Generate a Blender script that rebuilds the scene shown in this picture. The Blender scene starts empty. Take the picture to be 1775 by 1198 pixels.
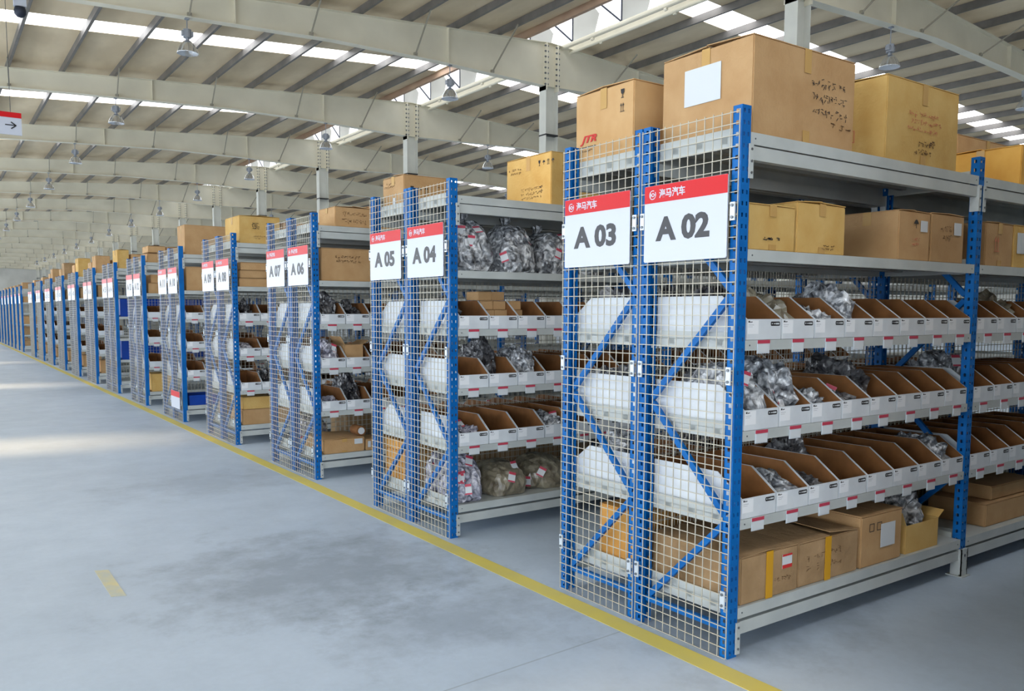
import bpy, bmesh, math, random
from mathutils import Vector, Matrix, noise

sc = bpy.context.scene
COL = sc.collection
PI = math.pi
# ---------------------------------------------------------------- camera
cam_d = bpy.data.cameras.new('camera')
cam = bpy.data.objects.new('camera', cam_d); COL.objects.link(cam)
yaw, pitch, roll, FPX = .6053, -.0859, .0023, 1424.72
Fv = Vector((math.sin(yaw)*math.cos(pitch), math.cos(yaw)*math.cos(pitch), math.sin(pitch)))
Rv = Vector((math.cos(yaw), -math.sin(yaw), 0)); Uv = Rv.cross(Fv)
R2 = math.cos(roll)*Rv + math.sin(roll)*Uv; U2 = -math.sin(roll)*Rv + math.cos(roll)*Uv
cam.matrix_world = Matrix(((R2.x, U2.x, -Fv.x, -2.9623), (R2.y, U2.y, -Fv.y, -2.4065), (R2.z, U2.z, -Fv.z, 1.6003), (0, 0, 0, 1)))
cam_d.sensor_width = 36; cam_d.sensor_fit = 'HORIZONTAL'; cam_d.lens = FPX/1775*36
cam_d.shift_x = 26.48/1775; cam_d.shift_y = 62.45/1775
cam_d.clip_start = .05; cam_d.clip_end = 400
sc.camera = cam
# ---------------------------------------------------------------- world, sun, exposure
w = bpy.data.worlds.new('sky'); sc.world = w; w.use_nodes = True
w.node_tree.nodes['Background'].inputs[0].default_value = (.85, .93, 1, 1)
w.node_tree.nodes['Background'].inputs[1].default_value = 1.0
sd = bpy.data.lights.new('sun', 'SUN'); sun = bpy.data.objects.new('sun', sd); COL.objects.link(sun)
sd.energy = 10.0; sd.color = (1, .68, .36); sd.angle = math.radians(3.5)
sun.rotation_euler = Vector((.94, -.153, -.342)).to_track_quat('-Z', 'Y').to_euler()
sc.view_settings.view_transform = 'Standard'; sc.view_settings.look = 'None'
sc.view_settings.exposure = 0.02; sc.view_settings.gamma = 1; sc.view_settings.use_curve_mapping = False
SKYLIGHT, WINDOW = 4.4, 8.6        # glow of the daylit roof sheets and of the wall windows
sc.cycles.use_denoising = True
sc.cycles.max_bounces = 8; sc.cycles.diffuse_bounces = 5; sc.cycles.transparent_max_bounces = 12
sc.cycles.sample_clamp_indirect = 6

# ---------------------------------------------------------------- materials
def s2l(c):
    return tuple(((v/255)/12.92 if v/255 <= .04045 else ((v/255+.055)/1.055)**2.4) for v in c)
MATS = {}
def mat(name, rgb, rough=.6, metal=0., emit=None, alpha=None):
    if name in MATS: return MATS[name]
    m = bpy.data.materials.new(name); m.use_nodes = True
    b = m.node_tree.nodes['Principled BSDF']
    b.inputs['Base Color'].default_value = (*s2l(rgb), 1)
    b.inputs['Roughness'].default_value = rough; b.inputs['Metallic'].default_value = metal
    if emit:
        b.inputs['Emission Color'].default_value = (*s2l(rgb), 1); b.inputs['Emission Strength'].default_value = emit
    MATS[name] = m
    return m
def nodes(m): return m.node_tree.nodes, m.node_tree.links, m.node_tree.nodes['Principled BSDF']
def noisy(name, rgb, rgb2, scale=4., rough=.6, metal=0., detail=6, stretch=(1, 1, 1), lo=.35, hi=.65, bump=0., bscale=None, rnd=0.):
    """two tones mixed by noise in object space, optional bump and a per-object brightness step"""
    if name in MATS: return MATS[name]
    m = mat(name, rgb, rough, metal); N, L, b = nodes(m)
    tc = N.new('ShaderNodeTexCoord'); mp = N.new('ShaderNodeMapping'); mp.inputs['Scale'].default_value = stretch
    L.new(tc.outputs['Object'], mp.inputs['Vector'])
    src = mp.outputs['Vector']
    oi = N.new('ShaderNodeObjectInfo')
    if rnd:
        ad = N.new('ShaderNodeVectorMath'); ad.operation = 'ADD'
        ml = N.new('ShaderNodeMath'); ml.operation = 'MULTIPLY'; ml.inputs[1].default_value = 37
        L.new(oi.outputs['Random'], ml.inputs[0]); L.new(src, ad.inputs[0]); L.new(ml.outputs[0], ad.inputs[1]); src = ad.outputs[0]
    n = N.new('ShaderNodeTexNoise'); n.inputs['Scale'].default_value = scale; n.inputs['Detail'].default_value = detail
    L.new(src, n.inputs['Vector'])
    r = N.new('ShaderNodeMapRange'); r.inputs[1].default_value = lo; r.inputs[2].default_value = hi
    L.new(n.outputs['Fac'], r.inputs[0])
    x = N.new('ShaderNodeMix'); x.data_type = 'RGBA'
    x.inputs[6].default_value = (*s2l(rgb), 1); x.inputs[7].default_value = (*s2l(rgb2), 1)
    L.new(r.outputs[0], x.inputs[0]); out = x.outputs[2]
    if rnd:
        hs = N.new('ShaderNodeHueSaturation'); mr = N.new('ShaderNodeMapRange')
        mr.inputs[3].default_value = 1-rnd; mr.inputs[4].default_value = 1+rnd
        L.new(oi.outputs['Random'], mr.inputs[0]); L.new(mr.outputs[0], hs.inputs['Value']); L.new(out, hs.inputs['Color']); out = hs.outputs[0]
    L.new(out, b.inputs['Base Color'])
    if name == 'blue_paint': b.inputs['Specular IOR Level'].default_value = .28
    if bump:
        bp = N.new('ShaderNodeBump'); bp.inputs['Strength'].default_value = bump; bp.inputs['Distance'].default_value = .01
        n2 = N.new('ShaderNodeTexNoise'); n2.inputs['Scale'].default_value = bscale or scale*3; n2.inputs['Detail'].default_value = 5
        L.new(src, n2.inputs['Vector']); L.new(n2.outputs['Fac'], bp.inputs['Height']); L.new(bp.outputs[0], b.inputs['Normal'])
    return m

M_blue = noisy('blue_paint', (0, 103, 180), (0, 92, 166), 6, .45, rnd=.03)
M_grey = noisy('grey_paint', (188, 193, 192), (176, 182, 182), 5, .5)
M_wire = mat('zinc_wire', (186, 181, 166), .5, .1)
M_zinc = mat('zinc_plate', (205, 214, 222), .35, .3)
M_bolt = mat('bolt', (120, 125, 130), .4, .7)
M_white = noisy('white_card', (214, 220, 226), (203, 209, 216), 9, .5, rnd=.02)
M_kraft = noisy('kraft_inside', (134, 88, 46), (116, 74, 36), 12, .85, rnd=.06)
M_card = noisy('cardboard', (190, 154, 110), (176, 138, 94), 7, .85, lo=.3, hi=.7, rnd=.07, bump=.25, bscale=60)
M_yell = noisy('yellow_cardboard', (208, 174, 108), (196, 156, 86), 7, .85, lo=.3, hi=.7, rnd=.05, bump=.25, bscale=60)
M_worn = noisy('worn_cardboard', (178, 146, 108), (136, 108, 74), 5, .9, lo=.3, hi=.75, rnd=.06, bump=.5, bscale=30)
M_tape = mat('parcel_tape', (190, 152, 92), .25)
M_ytape = mat('yellow_tape', (206, 152, 30), .4)
M_paper = mat('paper', (204, 209, 214), .7)
M_ink = mat('ink', (38, 38, 42), .7)
M_brownink = mat('brown_ink', (104, 76, 48), .8)
M_redink = mat('red_ink', (196, 44, 42), .7)
M_palered = mat('faded_red_ink', (196, 120, 92), .8)
M_sred = mat('sign_red', (204, 14, 26), .38); M_sred.node_tree.nodes['Principled BSDF'].inputs['Specular IOR Level'].default_value = .3
M_swhite = mat('sign_white', (196, 202, 216), .34)
M_sgrey = mat('sign_lettering', (44, 44, 50), .4)
M_tred = mat('tag_red', (186, 62, 84), .5)
M_bluep = noisy('blue_plastic', (0, 66, 168), (0, 52, 140), 3, .4)
M_cream = noisy('rafter_paint', (236, 230, 210), (224, 218, 198), .8, .6)
M_column = noisy('column_paint', (226, 226, 216), (212, 212, 204), 1.2, .6)
M_purlin = noisy('galvanised_purlin', (124, 120, 116), (108, 105, 102), 2, .5, .2)
M_red = noisy('eave_beam', (190, 160, 134), (172, 142, 120), 1, .6)
M_roof = noisy('roof_sheet', (236, 217, 184), (214, 194, 160), 1.1, .8, detail=8, stretch=(1, .35, 1))
M_wall = noisy('wall_sheet', (206, 206, 200), (190, 190, 184), .5, .8)
M_dark = mat('dark_steel', (44, 50, 66), .5, .3)
M_black = mat('black_band', (30, 32, 36), .5)
M_line = noisy('yellow_paint', (214, 198, 96), (196, 186, 116), 3, .6, lo=.35, hi=.8)
M_lampm = mat('lamp_reflector', (226, 228, 232), .18, .85)
M_lampb = mat('lamp_housing', (150, 156, 166), .4, .5)
M_bulb = mat('lamp_glass', (240, 242, 245), .15)
M_kpart = noisy('dark_parts', (70, 68, 66), (36, 35, 36), 20, .5)

def bagmat(name, a, b2, c3, rough=.22, scale=14):
    m = mat(name, a, rough); N, L, b = nodes(m)
    tc = N.new('ShaderNodeTexCoord'); oi = N.new('ShaderNodeObjectInfo')
    ad = N.new('ShaderNodeVectorMath'); ml = N.new('ShaderNodeMath'); ml.operation = 'MULTIPLY'; ml.inputs[1].default_value = 23
    L.new(oi.outputs['Random'], ml.inputs[0]); L.new(tc.outputs['Object'], ad.inputs[0]); L.new(ml.outputs[0], ad.inputs[1])
    n = N.new('ShaderNodeTexNoise'); n.inputs['Scale'].default_value = scale; n.inputs['Detail'].default_value = 5; n.inputs['Distortion'].default_value = 1.2
    L.new(ad.outputs[0], n.inputs['Vector'])
    cr = N.new('ShaderNodeValToRGB'); e = cr.color_ramp.elements
    e[0].position = .34; e[0].color = (*s2l(a), 1); e[1].position = .66; e[1].color = (*s2l(c3), 1)
    x = e.new(.5); x.color = (*s2l(b2), 1)
    L.new(n.outputs['Fac'], cr.inputs[0]); L.new(cr.outputs[0], b.inputs['Base Color'])
    v = N.new('ShaderNodeTexVoronoi'); v.inputs['Scale'].default_value = scale*1.6
    L.new(ad.outputs[0], v.inputs['Vector'])
    bp = N.new('ShaderNodeBump'); bp.inputs['Strength'].default_value = .7; bp.inputs['Distance'].default_value = .02
    L.new(v.outputs['Distance'], bp.inputs['Height']); L.new(bp.outputs[0], b.inputs['Normal'])
    b.inputs['Coat Weight'].default_value = .5; b.inputs['Coat Roughness'].default_value = .12
    return m
M_bag = bagmat('clear_bag_of_parts', (58, 60, 66), (132, 136, 142), (222, 225, 230), .16, 17)  # dark tones are contents seen through; white patches are highlights put into the colour
M_bagd = bagmat('dark_bag_of_parts', (34, 34, 38), (78, 78, 82), (128, 128, 130))
M_bagt = bagmat('tan_bag_of_parts', (92, 84, 70), (128, 120, 102), (150, 144, 126), .35, 9)
M_bagp = bagmat('lilac_bag_of_parts', (84, 84, 98), (150, 150, 166), (222, 220, 230), .2, 17)

# ---------------------------------------------------------------- mesh builder
class MB:
    def __init__(s): s.v = []; s.f = []; s.m = []
    def quad(s, pts, m=0):
        i = len(s.v); s.v += [tuple(p) for p in pts]; s.f.append(tuple(range(i, i+len(pts)))); s.m.append(m)
    def box(s, x0, x1, y0, y1, z0, z1, m=0):
        mm = m if isinstance(m, (tuple, list)) else (m,)*6
        i = len(s.v)
        s.v += [(x, y, z) for z in (z0, z1) for y in (y0, y1) for x in (x0, x1)]
        for k, f in enumerate(((0, 4, 6, 2), (1, 3, 7, 5), (0, 1, 5, 4), (2, 6, 7, 3), (0, 2, 3, 1), (4, 5, 7, 6))):
            s.f.append(tuple(i+a for a in f)); s.m.append(mm[k])
    def bar(s, p, q, w, h, m=0, up=(0, 0, 1)):
        p, q = Vector(p), Vector(q); d = (q-p).normalized(); u = Vector(up)
        if abs(d.dot(u)) > .98: u = Vector((1, 0, 0))
        a = d.cross(u).normalized(); b = a.cross(d); i = len(s.v)
        for o in (p, q):
            for sa, sb in ((-1, -1), (1, -1), (1, 1), (-1, 1)): s.v.append(tuple(o + a*sa*w/2 + b*sb*h/2))
        for f in ((0, 1, 2, 3), (7, 6, 5, 4), (0, 4, 5, 1), (1, 5, 6, 2), (2, 6, 7, 3), (3, 7, 4, 0)):
            s.f.append(tuple(i+a_ for a_ in reversed(f))); s.m.append(m)
    def cyl(s, p, q, r, n=12, m=0, r2=None, cap=True):
        p, q = Vector(p), Vector(q); d = (q-p).normalized(); u = Vector((0, 0, 1)) if abs(d.z) < .9 else Vector((1, 0, 0))
        a = d.cross(u).normalized(); b = a.cross(d); i = len(s.v); r2 = r if r2 is None else r2
        for o, rr in ((p, r), (q, r2)):
            for k in range(n):
                t = 2*PI*k/n; s.v.append(tuple(o + (a*math.cos(t)+b*math.sin(t))*rr))
        for k in range(n):
            s.f.append((i+k, i+n+k, i+n+(k+1) % n, i+(k+1) % n)); s.m.append(m)
        if cap:
            s.f.append(tuple(i+k for k in range(n))); s.m.append(m)
            s.f.append(tuple(i+n+k for k in reversed(range(n)))); s.m.append(m)
    def prism(s, poly, axis, a0, a1, m0=0, m1=0, ms=0):
        """poly in the two remaining axes, extruded along axis from a0 to a1; end materials m0, m1, side material(s) ms"""
        def P(a, c):
            return (a, c[0], c[1]) if axis == 0 else ((c[0], a, c[1]) if axis == 1 else (c[0], c[1], a))
        n = len(poly); i = len(s.v)
        s.v += [P(a0, c) for c in poly] + [P(a1, c) for c in poly]
        s.f.append(tuple(i+k for k in reversed(range(n)))); s.m.append(m0)
        s.f.append(tuple(i+n+k for k in range(n))); s.m.append(m1)
        for k in range(n):
            s.f.append((i+k, i+(k+1) % n, i+n+(k+1) % n, i+n+k)); s.m.append(ms if isinstance(ms, int) else ms[k])
    def lathe(s, prof, n=20, m=0, c=(0, 0, 0)):
        i = len(s.v)
        for r, z in prof:
            for k in range(n): s.v.append((c[0]+r*math.cos(2*PI*k/n), c[1]+r*math.sin(2*PI*k/n), c[2]+z))
        for j in range(len(prof)-1):
            for k in range(n):
                s.f.append((i+j*n+k, i+j*n+(k+1) % n, i+(j+1)*n+(k+1) % n, i+(j+1)*n+k)); s.m.append(m)
    def mesh(s, name, mats, smooth=False, recalc=False):
        me = bpy.data.meshes.new(name); me.from_pydata(s.v, [], s.f)
        for m in mats: me.materials.append(m)
        me.polygons.foreach_set('material_index', s.m)
        if smooth: me.polygons.foreach_set('use_smooth', [True]*len(s.f))
        if recalc:
            b = bmesh.new(); b.from_mesh(me); bmesh.ops.recalc_face_normals(b, faces=b.faces); b.to_mesh(me); b.free()
        me.update()
        return me
CACHE = {}
def cached(key, fn):
    if key not in CACHE: CACHE[key] = fn()
    return CACHE[key]

def ob(name, me, parent=None, loc=(0, 0, 0), rz=0.):
    o = bpy.data.objects.new(name, me); COL.objects.link(o); o.location = loc
    if rz: o.rotation_euler = (0, 0, rz)
    if parent: o.parent = parent
    return o
def tag(o, label, cat, group=None):
    o['label'] = label; o['category'] = cat
    if group: o['group'] = group
    return o
def thing(name, label, cat, loc=(0, 0, 0), rz=0., group=None):
    o = bpy.data.objects.new(name, None); COL.objects.link(o); o.empty_display_size = .1
    o.location = loc; o.rotation_euler = (0, 0, rz)
    return tag(o, label, cat, group)
def struct(name, me, loc=(0, 0, 0), parent=None):
    o = ob(name, me, parent, loc); o['kind'] = 'structure'; return o

TXT = {}
def text_mesh(body, material, wid, hei, bold=0., shear=0.):
    """lettering as a thin solid, lower left corner at the origin, fitted to wid x hei, in local XY"""
    key = (body, material.name, wid, hei)
    if key in TXT: return TXT[key]
    c = bpy.data.curves.new('lettering', 'FONT'); c.body = body; c.offset = bold; c.shear = shear; c.resolution_u = 3
    c.extrude = .01
    o = bpy.data.objects.new('lettering', c); COL.objects.link(o)
    dg = bpy.context.evaluated_depsgraph_get(); dg.update()
    me = bpy.data.meshes.new_from_object(o.evaluated_get(dg))
    COL.objects.unlink(o); bpy.data.objects.remove(o); bpy.data.curves.remove(c)
    xs = [v.co.x for v in me.vertices]; ys = [v.co.y for v in me.vertices]
    x0, x1, y0, y1 = min(xs), max(xs), min(ys), max(ys)
    for v in me.vertices:
        v.co = ((v.co.x-x0)/(x1-x0)*wid, (v.co.y-y0)/(y1-y0)*hei, .0012 if v.co.z > 0 else 0)
    me.materials.clear(); me.materials.append(material)
    TXT[key] = me
    return me
FACE_END = Matrix(((0, 0, -1, 0), (-1, 0, 0, 0), (0, 1, 0, 0), (0, 0, 0, 1)))     # local XY lies on a face that looks along -X
FACE_FRONT = Matrix(((1, 0, 0, 0), (0, 0, -1, 0), (0, 1, 0, 0), (0, 0, 0, 1)))    # ... along -Y
def on_face(name, me, parent, F, loc):
    o = ob(name, me, parent); o.matrix_local = Matrix.Translation(loc) @ F; return o

# ================================================================ BUILDING
XR, ZR = 13.43, 9.91                    # ridge line of the roof, top of the rafters there
XL, XE = -15.0, 42.0                    # side walls
YB, NB = 9.45, 17                       # first column row, number of 9 m bays beyond it
rows = [YB-18, YB-9] + [YB+9*k for k in range(NB+1)]
Y0, Y1 = rows[0]-3.0, rows[-1]
def zt(x): return ZR-.066*(XR-x) if x < XR else ZR-.060*(x-XR)

fm = MB(); fm.box(XL, XE, Y0, Y1, -.2, 0)
M_floor = mat('concrete_floor', (190, 200, 212), .42)
def floor_nodes():
    N, L, b = nodes(M_floor)
    tc = N.new('ShaderNodeTexCoord')
    n1 = N.new('ShaderNodeTexNoise'); n1.inputs['Scale'].default_value = .55; n1.inputs['Detail'].default_value = 9; n1.inputs['Roughness'].default_value = .62
    n2 = N.new('ShaderNodeTexNoise'); n2.inputs['Scale'].default_value = 2.6; n2.inputs['Detail'].default_value = 10; n2.inputs['Roughness'].default_value = .7
    n3 = N.new('ShaderNodeTexNoise'); n3.inputs['Scale'].default_value = 30; n3.inputs['Detail'].default_value = 6
    for n in (n1, n2, n3): L.new(tc.outputs['Object'], n.inputs['Vector'])
    def ramp(src, lo, hi, a, b_):
        r = N.new('ShaderNodeMapRange'); r.inputs[1].default_value = lo; r.inputs[2].default_value = hi
        r.inputs[3].default_value = a; r.inputs[4].default_value = b_; L.new(src, r.inputs[0]); return r.outputs[0]
    def mth(op, a, b_):
        m = N.new('ShaderNodeMath'); m.operation = op
        for i, x in enumerate((a, b_)):
            if isinstance(x, (int, float)): m.inputs[i].default_value = x
            else: L.new(x, m.inputs[i])
        return m.outputs[0]
    val = mth('MULTIPLY', ramp(n1.outputs['Fac'], .3, .7, .90, 1.05), ramp(n2.outputs['Fac'], .3, .7, .93, 1.04))
    val = mth('MULTIPLY', val, ramp(n3.outputs['Fac'], .3, .7, .98, 1.02))
    # old damp stains worn into the slab
    for cx, cy, rx, ry, k in ((-1.05, 2.3, .95, .9, .30), (-.75, 1.15, .7, .45, .24), (-.9, 5.3, .9, .55, .12), (.55, .2, .9, .5, .22), (-1.9, .4, .8, .35, .08)):
        mp = N.new('ShaderNodeMapping'); mp.inputs['Location'].default_value = (-cx/rx, -cy/ry, 0); mp.inputs['Scale'].default_value = (1/rx, 1/ry, 1)
        L.new(tc.outputs['Object'], mp.inputs['Vector'])
        ln = N.new('ShaderNodeVectorMath'); ln.operation = 'LENGTH'; L.new(mp.outputs[0], ln.inputs[0])
        d = mth('ADD', ln.outputs['Value'], ramp(n2.outputs['Fac'], .25, .75, -.75, .75))
        val = mth('MULTIPLY', val, ramp(d, .3, 1.15, 1-k, 1.0))
    # sawn joint across the slab
    sp = N.new('ShaderNodeSeparateXYZ'); L.new(tc.outputs['Object'], sp.inputs[0])
    jj = mth('ABSOLUTE', mth('SUBTRACT', mth('ADD', sp.outputs[1], mth('MULTIPLY', sp.outputs[0], -.054)), .535), 0)
    val = mth('MULTIPLY', val, ramp(jj, .002, .007, .72, 1.0))
    hs = N.new('ShaderNodeHueSaturation'); hs.inputs['Color'].default_value = (*s2l((184, 199, 217)), 1)
    L.new(val, hs.inputs['Value']); L.new(hs.outputs[0], b.inputs['Base Color'])
    L.new(ramp(n2.outputs['Fac'], .3, .7, .50, .34), b.inputs['Roughness'])
floor_nodes()
struct('floor', fm.mesh('floor', [M_floor]))
lm = MB(); lm.box(-.175, -.06, -9, 60, .0005, .002)
struct('floor_line', lm.mesh('floor_line', [M_line]))
lm = MB(); lm.prism([(-2.186, 2.50), (-2.112, 2.47), (-2.112, 3.03), (-2.186, 3.06)], 2, .0005, .0018)
struct('floor_line', lm.mesh('floor_dash', [noisy('worn_yellow_paint', (206, 196, 150), (186, 190, 180), 9, .6)]))

# roof sheets with daylight strips in the middle of each bay
ST = .525; XSL, XSR = 12.3, 14.95
OP0, OP1 = 12.5, 14.4                  # the ridge opening
rl, rr, pane = MB(), MB(), []
TH = .22
def slab(mb, xa, xb, ya, yb, up=0.):
    za, zb = zt(xa)+TH+up, zt(xb)+TH+up
    i = len(mb.v)
    mb.v += [(xa, ya, za), (xb, ya, zb), (xb, yb, zb), (xa, yb, za), (xa, ya, za+.05), (xb, ya, zb+.05), (xb, yb, zb+.05), (xa, yb, za+.05)]
    for f in ((0, 3, 2, 1), (4, 5, 6, 7), (0, 1, 5, 4), (1, 2, 6, 5), (2, 3, 7, 6), (3, 0, 4, 7)):
        mb.f.append(tuple(i+a for a in f)); mb.m.append(0)
ys = [Y0] + [y+4.5+s for y in rows[:-1] for s in (-ST, ST)] + [Y1]
for i in range(0, len(ys), 2):
    slab(rl, XL, XSL, ys[i], ys[i+1]); slab(rr, XSR, XE, ys[i], ys[i+1])
slab(rl, XSL, OP0, Y0, Y1); slab(rr, OP1, XSR, Y0, Y1)
struct('ceiling', rl.mesh('roof_left', [M_roof])); struct('ceiling', rr.mesh('roof_right', [M_roof]))
M_pane = bpy.data.materials.new('daylit_sheet'); M_pane.use_nodes = True
def pane_mat(m, strength, col=(1, 1, 1), clear=.9):
    N, L = m.node_tree.nodes, m.node_tree.links; N.clear()
    out = N.new('ShaderNodeOutputMaterial'); e = N.new('ShaderNodeEmission'); t = N.new('ShaderNodeBsdfTransparent'); a = N.new('ShaderNodeAddShader')
    e.inputs[0].default_value = (*col, 1); e.inputs[1].default_value = strength; t.inputs[0].default_value = (clear, clear, clear, 1)
    L.new(e.outputs[0], a.inputs[0]); L.new(t.outputs[0], a.inputs[1]); L.new(a.outputs[0], out.inputs[0])
pane_mat(M_pane, SKYLIGHT, (.95, .97, 1), .0)
M_win = bpy.data.materials.new('daylit_window'); M_win.use_nodes = True; pane_mat(M_win, WINDOW, (.84, .92, 1), .0)
M_mon = bpy.data.materials.new('ridge_pane'); M_mon.use_nodes = True; pane_mat(M_mon, 2.6, (.93, .96, 1), .0)
for y in rows[:-1]:
    for xa, xb in ((XL+.5, XSL), (XSR, XE-.5)):
        p = MB(); slab(p, xa, xb, y+4.5-ST, y+4.5+ST, .01)
        p.v = [tuple(v) for v in p.v]; q = MB(); q.quad([p.v[0], p.v[3], p.v[2], p.v[1]])
        o = struct('skylight_window', q.mesh('skylight', [M_pane]))

# purlins, one object each
def purlin_me():
    b = MB(); L_ = Y1-Y0
    b.box(-.008, 0, 0, L_, 0, .2); b.box(0, .07, 0, L_, 0, .008); b.box(0, .07, 0, L_, .192, .2); b.box(.062, .07, 0, L_, .008, .03)
    return b.mesh('purlin', [M_purlin])
pm = purlin_me()
pxs = [.93+1.504*n for n in range(-10, 8)] + [2*XR+.1-(.93+1.504*n) for n in range(7, -10, -1)]
for x in pxs:
    if x < XL+.2 or x > XE-.2: continue
    struct('ceiling_beam', pm, (x, Y0, zt(x)+.012))
# ridge opening: edge beams and the raised ventilator with its trusses and panes
for xa, xb, zh, m_ in ((OP0-.12, OP0, .42, M_red), (OP1, OP1+.1, .25, M_cream)):
    b = MB(); b.box(xa, xb, Y0, Y1, ZR-.05, ZR+zh); struct('ceiling_beam', b.mesh('ridge_edge', [m_]))
b = MB(); b.box(OP0-.9, OP1+.9, Y0, Y1, ZR+1.62, ZR+1.67); struct('ceiling', b.mesh('ventilator_roof', [M_wall]))
for y in rows[:-1]:
    for j in range(4):
        ya = y+2.25*j
        for x, zl in ((OP0-.06, .42), (OP1+.05, .25)):
            q = MB(); q.quad([(x, ya, ZR+zl), (x, ya+2.25, ZR+zl), (x, ya+2.25, ZR+1.62), (x, ya, ZR+1.62)])
            struct('ridge_window_pane', q.mesh('ridge_pane', [M_mon]))
        fr = MB(); x = OP1+.0
        fr.box(x-.03, x+.03, ya-.03, ya+.03, ZR+.25, ZR+1.62)
        fr.bar((x, ya+.03, ZR+.25), (x, ya+1.25, ZR+1.25), .045, .045)
        fr.box(OP0-.06, OP1, ya-.03, ya+.03, ZR+1.5, ZR+1.6)
        struct('ridge_window_frame', fr.mesh('ridge_truss', [M_dark]))
        sh = MB(); sh.prism([(ya+1.2, ZR+.25), (ya+2.22, ZR+.25), (ya+2.22, ZR+1.3), (ya+1.5, ZR+1.3), (ya+1.0, ZR+.75)], 0, x-.02, x)
        struct('ridge_window_panel', sh.mesh('ridge_panel', [M_wall]))

# rafters: tapered I beams
prof_b = [(XL, 8.0), (-6, 8.12), (-.55, 8.41), (3.15, 8.57), (6.2, 8.69), (9.3, 8.69), (XR, 8.59), (19.15, 8.77), (24.3, 8.6), (32, 8.1), (XE, 7.3)]
def zb(x):
    for (xa, za), (xb, zb_) in zip(prof_b, prof_b[1:]):
        if xa <= x <= xb: return za+(zb_-za)*(x-xa)/(xb-xa)
def rafter_me():
    b = MB(); xs = [p[0] for p in prof_b]
    poly = [(x, zb(x)) for x in xs] + [(XE, zt(XE)), (XR, ZR), (XL, zt(XL))]
    b.prism(poly, 1, -.006, .006)
    for xa, xb in zip(xs, xs[1:]):
        b.prism([(xa, zb(xa)-.016), (xb, zb(xb)-.016), (xb, zb(xb)), (xa, zb(xa))], 1, -.13, .13)
    for xa, xb in ((XL, XR), (XR, XE)):
        b.prism([(xa, zt(xa)-.014), (xb, zt(xb)-.014), (xb, zt(xb)), (xa, zt(xa))], 1, -.13, .13)
    for x in (-9, -2.5, 3.6, 9.7, 17.2, 23.3, 30):
        b.box(x-.006, x+.006, -.12, .12, zb(x), zt(x)-.014)
    b.v = [tuple(v) for v in b.v]
    return b.mesh('rafter', [M_cream], recalc=True)
def column_me():
    b = MB(); h = 8.585
    b.box(-.24, -.22, -.17, .17, 0, h); b.box(.22, .24, -.17, .17, 0, h); b.box(-.22, .22, -.012, .012, 0, h)
    b.box(-.28, .28, -.2, .2, 0, .03)
    return b.mesh('column', [M_column])
def endplate_me():
    b = MB()
    for x in (-.24, .20):
        b.box(x, x+.04, -.2, .2, 8.45, 9.85)
        for z in [8.62+.165*i for i in range(8)]:
            for y in (-.09, ):
                b.cyl((x-.045, -.16, z), (x+.09, -.16, z), .028, 6, 1)
    return b.mesh('end_plate', [M_cream, M_bolt])
def flybrace_me(x, dx):
    b = MB(); z0 = zb(x)+.03; z1 = zt(x+dx)+.02
    b.bar((x, -.13, z0), (x+dx, -1.15, z1), .035, .035)
    b.box(x-.05, x+.05, -.16, -.10, z0-.03, z0+.05)
    return b.mesh('fly_brace', [mat('brace_paint', (158, 152, 136), .6)])
ra, ca, ea = rafter_me(), column_me(), endplate_me()
fbx = [(-9.6, -.1), (-6.6, -.1), (-3.6, -.1), (-.55, -.1), (2.5, -.1), (5.54, -.1), (8.6, -.1), (11.2, .2), (15.7, .4), (18.4, .4), (21.5, .4), (24.6, .4), (27.7, .4)]
fbm = [flybrace_me(*a) for a in fbx]
for y in rows:
    struct('ceiling_beam', ra, (0, y, 0))
    c = struct('column', ca, (XR, y, 0)); struct('column_end_plate', ea, (0, 0, 0), c)
    if y > 0:
        bd = MB(); bd.box(-.245, .245, -.178, .178, 7.07, 7.115); struct('column_band', bd.mesh('band', [M_black]), (0, 0, 0), c)
    for m_ in fbm: struct('ceiling_beam_brace', m_, (0, y, 0))
# two pipes along the ridge
for x, z, r in ((13.95, ZR-.04, .075), (14.3, ZR-.12, .05)):
    b = MB(); b.cyl((x, Y0, z), (x, Y1, z), r, 10)
    for k in range(60): b.cyl((x, Y0+1.5+3*k, z-r*1.3), (x, Y0+1.6+3*k, z-r*1.3), r*.6, 6)
    tag(ob('ceiling_pipe', b.mesh('pipe', [M_cream])), 'thick cream pipe running under the roof ridge' if r == .075 else 'thin cream pipe beside the thick one under the ridge', 'pipe')

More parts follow.
